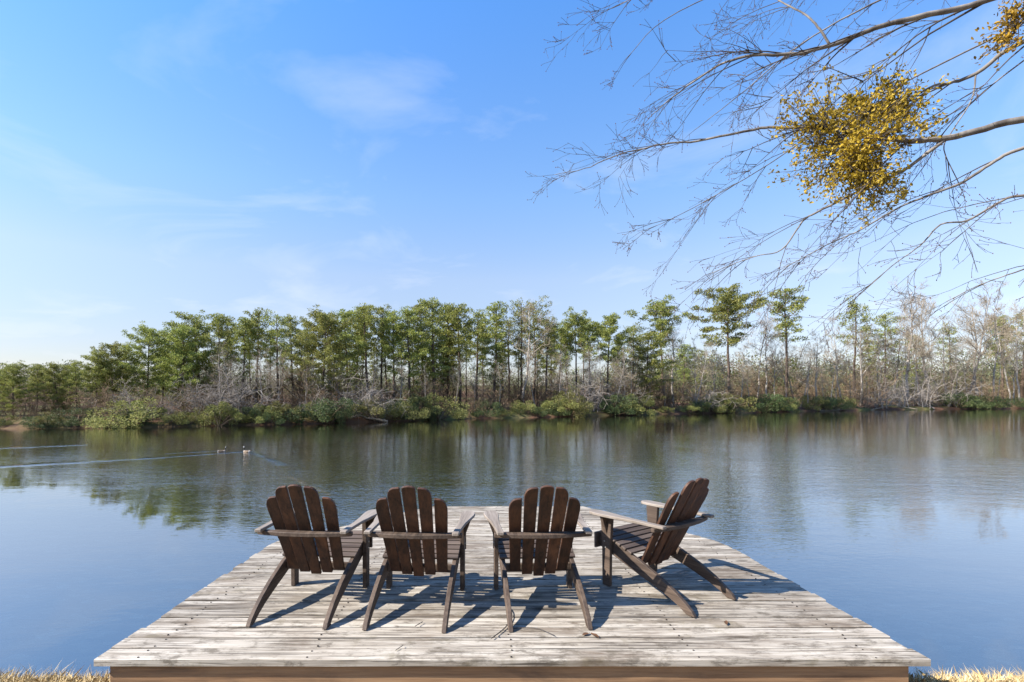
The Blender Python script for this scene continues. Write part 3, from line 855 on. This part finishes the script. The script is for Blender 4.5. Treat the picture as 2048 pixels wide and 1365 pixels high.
# pines read off the skyline: photo x, top y, metres behind the waterline, kind, variant, own label
pines = [
    (-60,722,6,'full',0,None), (27,730,4,'full',1,'round topped pine at the far left edge of the opposite shore'), (73,729,8,'tall',0,'small pointed pine standing free near the left edge'),
    (118,727,5,'full',2,None), (154,725,9,'tall',1,None), (191,706,6,'full',3,None), (226,689,7,'full',0,None), (253,689,10,'tall',2,None),
    (294,659,8,'full',1,'broad leafy pine on the rising left part of the skyline'), (325,659,12,'tall',4,None), (366,652,7,'full',2,None), (400,631,9,'full',3,'tall dense pine with layered boughs left of the gap'),
    (438,630,12,'tall',2,None), (482,635,8,'tall',0,None), (513,621,10,'tall',1,None), (554,628,8,'thin',0,'sparse grey pine with thin crown left of centre'), (586,635,12,'tall',3,None),
    (643,631,6,'full',1,'bushy yellow green pine left of the trunk row'), (664,628,14,'tall',0,None), (698,621,9,'tall',2,None), (708,613,15,'tall',4,None), (735,611,11,'tall',1,None), (763,616,14,'tall',3,None),
    (787,620,9,'tall',0,None), (821,615,8,'tall',2,None), (845,607,15,'tall',4,None), (869,599,8,'tall',2,'tallest green pine in the middle stand'), (895,610,13,'tall',4,None), (920,608,10,'tall',0,None), (954,625,15,'tall',1,None),
    (988,601,10,'tall',4,'tall pine with open crown right of the middle stand'), (1020,640,16,'thin',1,None), (1043,601,9,'thin',2,'brownish thin topped tree beside the leaning pine'), (1066,604,12,'thin',1,None), (1092,640,10,'tall',3,None), (1118,662,14,'tall',1,None),
    (1153,628,10,'round',0,'dark rounded pine right of the middle stand'), (1180,650,16,'tall',3,None), (1214,638,8,'round',1,'bright green rounded pine above pale bare trees'), (1265,649,14,'thin',0,None), (1292,666,5,'full',2,'low bushy green pine near the shore right of centre'),
    (1328,605,9,'round',0,'broad domed pine mixed with bare limbs right of centre'), (1365,690,18,'tall',0,None),
    (1458,579,8,'round',1,'tall flat topped pine, left of the two standing clear on the right'), (1573,579,9,'tall',3,'tall straight pine, right of the two standing clear'),
    (1706,606,11,'thin',1,'domed thin pine among bare trees on the right'), (1772,630,14,'thin',0,None), (1740,680,20,'tall',1,None), (1838,668,24,'thin',2,None), (1905,650,26,'thin',0,None), (2005,630,26,'tall',0,None), (2046,622,20,'thin',1,None), (2110,600,20,'tall',2,None),
    (1400,700,20,'thin',2,None), (1240,680,20,'tall',1,None), (600,660,22,'tall',0,None), (460,660,22,'tall',1,None), (350,690,20,'full',0,None), (200,730,18,'tall',2,None), (90,745,18,'full',3,None), (10,752,14,'full',0,None), (140,748,16,'full',1,None),
]
ONES = 'first second third fourth fifth sixth seventh eighth ninth tenth eleventh twelfth thirteenth fourteenth fifteenth sixteenth seventeenth eighteenth nineteenth'.split()
def nth(k):
    if k < 20: return ONES[k-1]
    t, o = divmod(k, 10)
    w = ['', '', 'twent', 'thirt', 'fort', 'fift'][t]
    return w + 'ieth' if o == 0 else w + 'y ' + ONES[o-1]
stretch = lambda x: 'left' if x < 620 else ('middle' if x < 1110 else 'right')
pines.sort()
seen = {}
for (x, top, off, kind, var, lab) in pines:
    if -20 < x < 2060: seen[stretch(x)] = seen.get(stretch(x), 0) + 1
    me = PINES[kind][var % len(PINES[kind])]
    st = stretch(x)
    lb = lab or {'left': 'green pine, %s from the left edge along the far shore', 'middle': 'tall pine, %s from the left in the middle stand across the lake', 'right': 'pine among bare trees, %s from the left in the right part of the far shore'}[st] % nth(max(1, seen.get(st, 1)))
    place('pine_tree', me, TP, x, top, off, lb, 'pine', 'pines on the %s of the far shore' % st, 20.0, wide=rnd.uniform(0.82, 1.12)*(1.05 if kind == 'full' else 1.0))
# slimmer pines filling the stands
pr = random.Random(21)
for x in [455, 497, 535, 570, 615, 678, 722, 750, 776, 805, 833, 858, 882, 908, 935, 970, 1005, 1035, 1078, 1105, 1140, 1168]:
    top = pr.uniform(628, 690)
    st = stretch(x)
    place('pine_tree', PINES['tall'][pr.randrange(5)], TP, x+pr.uniform(-6, 6), top, pr.uniform(12, 24),
          {'left': 'slim pine half hidden at the back of the left stand', 'middle': 'slim pine half hidden at the back of the middle stand', 'right': 'slim pine half hidden at the back right of the middle stand'}[st],
          'pine', 'hidden pines on the %s of the far shore' % st, 20.0, wide=0.72)

# bare deciduous trees
bares = [(1043,612,7,4,'tall bare tree with spreading crown in front of the middle pines'), (1120,690,4,2,None), (1180,690,5,2,None), (1225,700,3,0,None), (1250,690,6,2,None),
    (1345,640,7,2,'pale spreading bare tree beneath the domed pine'), (1385,690,4,0,None), (1425,700,5,1,None), (1480,690,5,3,None), (1513,610,10,1,'slim bare tree between the two tall clear pines'), (1535,640,7,0,None), (1552,680,4,3,None),
    (1600,690,6,0,None), (1630,665,7,2,'bare tree with forked crown right of the straight tall pine'), (1660,700,5,1,None), (1688,640,6,0,None), (1722,650,7,4,'spreading bare tree below the domed thin pine'), (1755,660,8,1,None), (1780,640,10,0,None),
    (1812,568,9,2,'tallest bare tree on the right with forked top'), (1838,640,5,1,None), (1862,590,10,4,'wide bare tree with many pale limbs near the right edge'), (1893,640,7,0,None), (1925,578,10,0,'tall slim bare tree second from the right edge'),
    (1952,600,9,2,None), (1985,590,6,3,'straight pale trunked bare tree near the right edge'), (2020,600,10,1,None), (2043,640,7,0,None), (2075,600,8,4,None),
    (440,700,4,2,None), (475,690,6,0,None), (525,700,4,2,None), (560,690,5,3,'pale thin bare trunk under the sparse grey pine'), (610,720,4,2,None), (690,720,5,0,None), (740,715,4,1,None), (800,720,5,2,None), (850,725,3,3,None), (905,720,4,0,None), (950,725,5,2,None), (1000,720,4,1,None), (1075,700,4,0,None),
    (180,790,4,2,None), (300,770,4,0,None), (380,760,4,2,None), (1450,720,3,3,None), (1575,720,3,1,None), (1645,735,3,3,None), (1705,725,3,0,None), (1300,730,4,1,None), (1330,735,3,3,None)]
br = random.Random(91)
for x in (1395, 1440, 1498, 1590, 1612, 1672, 1738, 1768, 1798, 1825, 1850, 1880, 1908, 1940, 1968, 2000, 2032, 1310, 1270, 1205):
    bares.append((x + br.uniform(-7, 7), br.uniform(655, 730), br.uniform(1.5, 9), br.choice((1, 3, 3, 0)), None))
bares.sort()
seen = {}
for (x, top, off, var, lab) in bares:
    seen[stretch(x)] = seen.get(stretch(x), 0) + 1
    st = stretch(x)
    lb = lab or {'left': 'bare grey tree, %s from the left edge on the far shore', 'middle': 'bare pale tree, %s from the left before the middle pine stand', 'right': 'bare pale trunked tree, %s from the left in the right part of the shore'}[st] % nth(seen[st])
    place('bare_tree', BARES[var % 5], TP, x, top, off, lb, 'bare tree', 'bare trees on the %s of the far shore' % st, 18.0, wide=rnd.uniform(0.9, 1.15))

# brushwood, pale arching shrubs and evergreen bushes along the water
sr = random.Random(33)
SP = ('stems', 'twigs')
x = -30
while x < 2080:
    top = 802 - 55*sr.random()**1.6 - (14 if 1100 < x < 1400 else 0) + (14 if x < 400 else 0)
    st = stretch(x)
    place('brushwood_shrub', SHRUBS['brush'][sr.randrange(4)], SP, x, top, sr.uniform(1.5, 7), {'left': 'brown leafless shrub in the thicket on the left far shore', 'middle': 'brown leafless shrub in the thicket below the middle pines', 'right': 'brown leafless shrub among trunks on the right far shore'}[st],
          'shrub', 'leafless shrubs on the %s of the far shore' % st, 4.0, wide=sr.uniform(0.9, 1.5), r=sr)
    x += sr.uniform(11, 24)*(2.4 if x > 1330 else 1.0)
x = -30
while x < 2090:
    top = sr.choice((sr.uniform(690, 735), sr.uniform(730, 770), sr.uniform(760, 785))) + (48 if x < 400 else 0)
    st = stretch(x)
    place('brushwood_shrub', SHRUBS['brush'][sr.randrange(4)], SP, x, top, sr.uniform(8, 18), {'left': 'brown leafless shrub in the thicket on the left far shore', 'middle': 'brown leafless shrub in the thicket below the middle pines', 'right': 'brown leafless shrub among trunks on the right far shore'}[st],
          'shrub', 'leafless shrubs on the %s of the far shore' % st, 4.0, wide=sr.uniform(0.8, 1.2), r=sr)
    x += sr.uniform(16, 28)*(1.7 if x > 1330 else 1.0)
for x, top, off, lab in ((262,770,1.2,None), (410,750,1.5,None), (440,742,1.5,'big pale arching shrub trailing toward the water left of centre'), (470,752,1.8,None), (628,775,1.0,None), (705,748,1.6,'pale tangled shrub below the yellow green pine'), (735,765,1.0,None), (765,790,0.5,'pale dead shrub at the waterline beside the dark green bush'),
                         (1140,745,3,None), (1190,738,3,None), (1235,740,3,None), (1400,765,2,None), (1760,748,2.0,None), (1800,735,3.0,'pale drooping bare shrub on the open bank at right'), (1850,738,2.2,None), (1905,745,2.5,None), (340,790,0.8,None)):
    st = stretch(x)
    place('arching_shrub', SHRUBS['pale'][sr.randrange(3)], SP, x, top, off, lab or {'left': 'pale grey arching shrub on the left far shore', 'middle': 'pale grey arching shrub below the middle pines', 'right': 'pale grey arching shrub on the right far shore'}[st],
          'shrub', 'pale shrubs on the %s of the far shore' % st, 4.0, wide=sr.uniform(1.0, 1.5), r=sr)
bushes = []
x = -20
while x < 1700:
    bushes.append((x, sr.choice((sr.uniform(775, 800), sr.uniform(800, 818), sr.uniform(812, 832))) - (4 if 1000 < x < 1500 else 0) + (10 if x < 300 else 0), sr.uniform(0.0, 0.9), 'bush' if sr.random() < 0.58 else 'bushdark'))
    x += sr.choice((8, 14, 22, 34, 56))*sr.uniform(0.7, 1.3)
bushes += [(x, y, 1.2, k) for x, y, k in ((805,786,'bushdark'), (1140,768,'bush'), (1120,785,'bush'), (1055,790,'bush'), (1420,778,'bush'), (1440,790,'bushdark'), (1230,790,'bush'), (630,800,'bush'), (500,805,'bushdark'),
           (1915,776,'bushdark'), (1940,780,'bushdark'), (1965,782,'bushdark'), (1990,786,'bushdark'), (2030,790,'bushdark'), (2060,788,'bushdark'), (1560,790,'bush'), (1625,785,'bush'))]
for (x, top, off, kind) in bushes:
    st = stretch(x)
    word = 'olive green' if kind == 'bush' else 'dark green'
    place('evergreen_bush', BUSHES[kind][sr.randrange(len(BUSHES[kind]))], ('stems', 'foliage'), x, top, off,
          '%s rounded bush at the waterline on the %s far shore' % (word, st), 'bush', '%s bushes on the %s of the far shore' % (word, st), 2.4, wide=sr.uniform(0.95, 1.5), r=sr)

def fallen_branch(x, y, ln, rz, tilt, seed, label):
    r = random.Random(seed); g = MB(); tb = MB()
    pts = [Vector((ln*k/5, r.gauss(0, 0.12), r.gauss(0, 0.06) + math.sin(tilt)*ln*k/5)) for k in range(6)]
    g.tube(pts, [0.13, 0.12, 0.10, 0.08, 0.06, 0.025], 6)
    for k in range(7):
        i = r.randrange(1, 5); d = Vector((r.uniform(0.2, 1), r.gauss(0, 0.8), r.uniform(0.1, 1))).normalized(); L = r.uniform(0.6, 1.8)
        tb.tube([pts[i], pts[i] + d*L*0.5, pts[i] + d*L + rvec(r)*0.2], [0.05, 0.035, 0.012], 4, cap=False)
    root = empty('fallen_branch', px(x, y, 0.05), rz)
    g.build('stem', M['twig'], root, smooth=True); tb.build('side_branches', M['twig'], root, smooth=True)
    tag(root, label, 'branch', 'fallen branches along the far waterline')
fallen_branch(1640, 822, 6, 0.1, 0.05, 1, 'pale fallen branch lying at the waterline right of the tall clear pines')
fallen_branch(1745, 820, 9, 0.5, 0.12, 2, 'long pale fallen trunk on the open bank at right')
fallen_branch(1835, 820, 6, 2.6, 0.25, 3, 'dark leaning fallen branch by the water near the right edge')
fallen_branch(775, 844, 3.5, 2.9, 0.2, 4, 'fallen branch dipping into the water below the middle pines')

# woods far behind the shore: one mass of crowns and twigs
g = MB(); fr_ = random.Random(55)
for k in range(900):
    x = fr_.uniform(-150, 2200) if k < 620 else fr_.uniform(1230, 2200); off = fr_.uniform(28, 110); d = shore_d(x) + off
    ht = d*fr_.uniform(22, 58 if k < 620 else 84)/F + 0.8
    if 560 < x < 1250 and fr_.random() < 0.5: ht *= 0.75
    c = Vector(((x-PX)*d/F, d, bank_h(off)-0.3))
    mt = 1 if fr_.random() < 0.6 else 0
    for _ in range(420):
        v = rvec(fr_); q = fr_.random()**0.4
        p = c + Vector((v.x*ht*0.38*q, v.y*ht*0.38*q, ht*0.5 + v.z*ht*0.52*q))
        dd = (v*0.5 + rvec(fr_) + Vector((0, 0, 0.4))).normalized(); sd = dd.cross(rvec(fr_))
        if sd.length < 0.1: continue
        g.leaf(p, dd, sd.normalized(), ht*0.055, ht*(0.007 if mt == 0 else 0.013), mt)
tag(g.build('far_wood', [M['brush'], M['needle_far']]), 'low far off wood seen between the trunks behind the shore', 'wood', kind='stuff')

# ------------------------------------------------------------------ overhanging tree at the upper right
tree = empty('overhanging_tree', (8.2, 2.0, 0.7))
tag(tree, 'bare grey tree reaching its limbs over the lake from the upper right', 'tree')
TB = Vector((8.2, 2.0, 0.7))
def world_mesh(g, name, mats, parent, smooth=True):
    me = g.mesh(name, mats, smooth)
    me.transform(Matrix.Translation(-parent.location))
    return link(name, me, parent)
g = MB()
trunk = smooth_path([TB + Vector((0, 0, -0.5)), TB + Vector((-0.1, 0.1, 1.5)), TB + Vector((-0.2, 0.3, 3.2)), TB + Vector((0.0, 0.5, 5.0)), TB + Vector((0.2, 0.6, 8.0)), TB + Vector((0.1, 0.7, 11.0))], 4)
g.tube(trunk, [0.34 - 0.29*k/(len(trunk)-1) for k in range(len(trunk))], 10)
world_mesh(g, 'trunk', M['limb'], tree)
tr = random.Random(77)
tw = MB(); bd = MB()
def bud(p, s):
    b = len(bd.v)
    for v in ((0,0,1.4), (1,0,0), (0,1,0), (-1,0,0), (0,-1,0), (0,0,-1.4)): bd.v.append((p.x+v[0]*s, p.y+v[1]*s, p.z+v[2]*s))
    for f in ((0,1,2), (0,2,3), (0,3,4), (0,4,1), (5,2,1), (5,3,2), (5,4,3), (5,1,4)): bd.face([b+i for i in f])
def twig(p, d, L, r0, lev):
    k = 6 if lev == 0 else 4
    pts = [p]; dd = d.copy()
    sag = Vector((0, 0, -0.10 if lev == 0 else tr.uniform(-0.12, 0.10)))
    for i in range(k):
        dd = (dd + rvec(tr)*(0.08 if lev == 0 else 0.17) + sag*(1.0 if i < k*0.6 else -0.8)).normalized()
        pts.append(pts[-1] + dd*(L/k))
    tw.tube(pts, [max(0.0016, r0*(1-0.85*i/k)) for i in range(k+1)], 5 if lev == 0 else 4, cap=False)
    if lev == 2:
        if tr.random() < 0.8: bud(pts[-1], 0.006)
        if tr.random() < 0.5: bud(pts[2], 0.005)
        return
    for j in range({0: 5, 1: 2}[lev] + tr.randrange(3)):
        q = tr.uniform(0.2, 1.0)*k; i = min(k-1, int(q)); b = pts[i].lerp(pts[i+1], q-i)
        t = (pts[i+1]-pts[i]).normalized()
        nd = (t + rvec(tr)*0.85).normalized()
        twig(b, nd, L*tr.uniform(0.22, 0.5), max(0.0022, r0*0.5), lev+1)
limbs = [
    # pixel path with distance, start radius, end radius, sub-branches
    ([(2600,-260,4.2), (2300,-120,4.6), (1980,0,5.0), (1785,46,5.1), (1656,93,5.2), (1581,109,5.3), (1493,113,5.4), (1424,139,5.6), (1345,195,5.8), (1300,235,5.9)], 0.060, 0.004, 16),
    ([(1660,90,5.2), (1640,60,5.2), (1614,32,5.3), (1570,8,5.5), (1500,-30,5.8), (1380,-60,6.0), (1240,10,6.2)], 0.022, 0.004, 9),
    ([(2600,-60,4.4), (2300,10,4.7), (2048,83,5.0), (1952,148,5.2), (1900,166,5.3), (1859,176,5.3), (1790,215,5.5), (1700,240,5.8)], 0.050, 0.005, 9),
    ([(1952,148,5.2), (1943,200,5.15), (1905,262,5.1), (1888,300,5.1), (1915,361,5.05)], 0.014, 0.004, 3),
    ([(2600,160,4.2), (2300,200,4.6), (2048,238,4.9), (1933,268,5.0), (1841,282,5.1), (1795,280,5.1), (1725,273,5.2), (1674,255,5.3), (1563,255,5.5), (1507,259,5.6), (1396,282,5.8), (1327,289,5.9), (1239,310,6.1), (1169,338,6.2), (1109,350,6.3)], 0.062, 0.0025, 10),
    ([(1887,282,5.05), (1804,343,5.2), (1716,384,5.3), (1632,426,5.4), (1605,444,5.5), (1563,500,5.6), (1507,514,5.7), (1424,546,5.9)], 0.032, 0.003, 7),
    ([(2600,120,4.0), (2300,220,4.3), (2048,296,4.6), (1980,329,4.7), (1924,366,4.8), (1850,394,4.9), (1795,417,5.0), (1725,458,5.1), (1655,490,5.3), (1560,540,5.5)], 0.034, 0.003, 7),
    ([(2600,330,4.0), (2300,360,4.3), (2048,391,4.6), (2003,403,4.7), (1933,442,4.8), (1882,449,4.9), (1841,491,5.0), (1785,532,5.1), (1716,593,5.3)], 0.026, 0.003, 6),
    ([(2600,420,4.2), (2250,470,4.6), (2100,520,4.8), (2030,545,4.9), (1960,570,5.0), (1900,600,5.1)], 0.02, 0.003, 4),
    ([(2500,-300,5.0), (2100,-160,5.4), (1900,-60,5.6), (1740,10,5.8), (1600,90,6.0), (1480,190,6.2), (1390,260,6.4)], 0.028, 0.003, 9),
    ([(2300,-300,5.4), (1950,-200,5.7), (1700,-110,6.0), (1500,-40,6.2), (1330,40,6.4), (1250,120,6.6)], 0.024, 0.003, 9),
    ([(2400,-120,5.2), (2100,20,5.5), (1960,90,5.6), (1800,170,5.8), (1640,260,6.0), (1520,340,6.2), (1360,430,6.4), (1280,465,6.5)], 0.022, 0.0025, 8),
    ([(2400,-20,4.8), (2150,60,5.1), (2010,150,5.3), (1900,250,5.5), (1850,330,5.6), (1780,420,5.8)], 0.018, 0.003, 7),
]
trunk_at = lambda z: TB + Vector((-0.1, 0.4, max(2.0, min(9.5, z - TB.z))))
for li, (pp, ra, rb, nsub) in enumerate(limbs):
    ra *= 0.58
    pts = [at(x, y, d) for x, y, d in pp]
    if pp[0][0] > 2250:   # joins the trunk outside the picture
        pts = [trunk_at(pts[0].z - 0.9)] + pts
        ra0 = ra*1.25
    else: ra0 = ra
    path = smooth_path(pts, 5)
    n = len(path)-1
    path = [p + rvec(tr)*ra*0.18 if 0 < i < n else p for i, p in enumerate(path)]
    g = MB(); g.tube(path, [ra0 + (rb-ra0)*(i/n)**0.8 for i in range(n+1)], 8)
    world_mesh(g, 'limb', M['limb'], tree)
    for j in range(nsub):
        f = tr.uniform(0.25, 0.98); q = f*n; i = min(n-1, int(q)); b = path[i].lerp(path[i+1], q-i)
        t = (path[i+1]-path[i]).normalized()
        nd = (t*1.1 + rvec(tr)*0.55 + Vector((-0.25, 0.15, -0.12))).normalized()
        twig(b, nd, tr.uniform(0.7, 1.9)*(1.0-0.5*f), max(0.0045, (ra0+(rb-ra0)*f)*0.4), 0)
    twig(path[-1], (path[-1]-path[-2]).normalized(), 0.35, rb, 1)
tag(world_mesh(tw, 'twigs', M['ovtwig'], tree), kind='stuff')
tag(world_mesh(bd, 'buds', M['bud'], tree, False), kind='stuff')

# mistletoe balls growing on the limbs
def mistletoe(x, y, d, rx, rz, nstem, nleaf, label, hollow=0.45):
    c = at(x, y, d); r = random.Random(int(x))
    root = empty('mistletoe', c)
    s = MB(); l = MB()
    lobes = [(rvec(r), r.uniform(0.55, 1.15), r.uniform(0.25, 0.5)) for _ in range(max(6, nstem//5))]
    for k in range(nstem):
        lv, lr, ls = r.choice(lobes)
        v = (lv + rvec(r)*ls).normalized(); v = Vector((v.x*rx, v.y*rx*0.8, v.z*rz)) * lr * r.uniform(0.7, 1.08)
        p1 = v*0.35 + rvec(r)*0.05; p2 = v*0.7 + rvec(r)*0.06
        s.tube([(0, 0, 0), p1, p2, v], [0.005, 0.0035, 0.0028, 0.0018], 4, cap=False)
        for j in range(2):
            e = p2 + (v*0.35 + rvec(r)*0.16); s.tube([p1.lerp(p2, 0.6), e], [0.003, 0.002], 3, cap=False)
            ends = [v, e, p2, p1.lerp(p2, r.random())]
            for en in ends:
                for q in range(nleaf):
                    p = en + rvec(r)*r.uniform(0.0, 0.085)
                    dd = (rvec(r) + v.normalized()*0.6).normalized(); sd = dd.cross(rvec(r))
                    if sd.length < 0.1: continue
                    sd.normalize(); ln = r.uniform(0.020, 0.047); w = ln*0.27; nn = dd.cross(sd)*ln*0.12
                    b = len(l.v)
                    l.v += [tuple(p), tuple(p+dd*ln*0.35+sd*w+nn), tuple(p+dd*ln*0.75+sd*w*0.85+nn), tuple(p+dd*ln), tuple(p+dd*ln*0.75-sd*w*0.85+nn), tuple(p+dd*ln*0.35-sd*w+nn)]
                    l.face([b, b+1, b+2, b+3]); l.face([b, b+3, b+4, b+5])
    s.build('stems', M['ovtwig'], root, smooth=True); l.build('foliage', M['mistle'], root)
    return tag(root, label, 'mistletoe', 'mistletoe on the overhanging tree')
mistletoe(1690, 300, 5.25, 0.72, 0.66, 130, 8, 'large golden mistletoe ball hanging around the middle limb')
mistletoe(1745, 215, 5.5, 0.58, 0.34, 60, 6, 'golden mistletoe tuft above the large ball')
mistletoe(2035, 55, 5.0, 0.28, 0.26, 24, 5, 'small mistletoe clump at the top right corner')
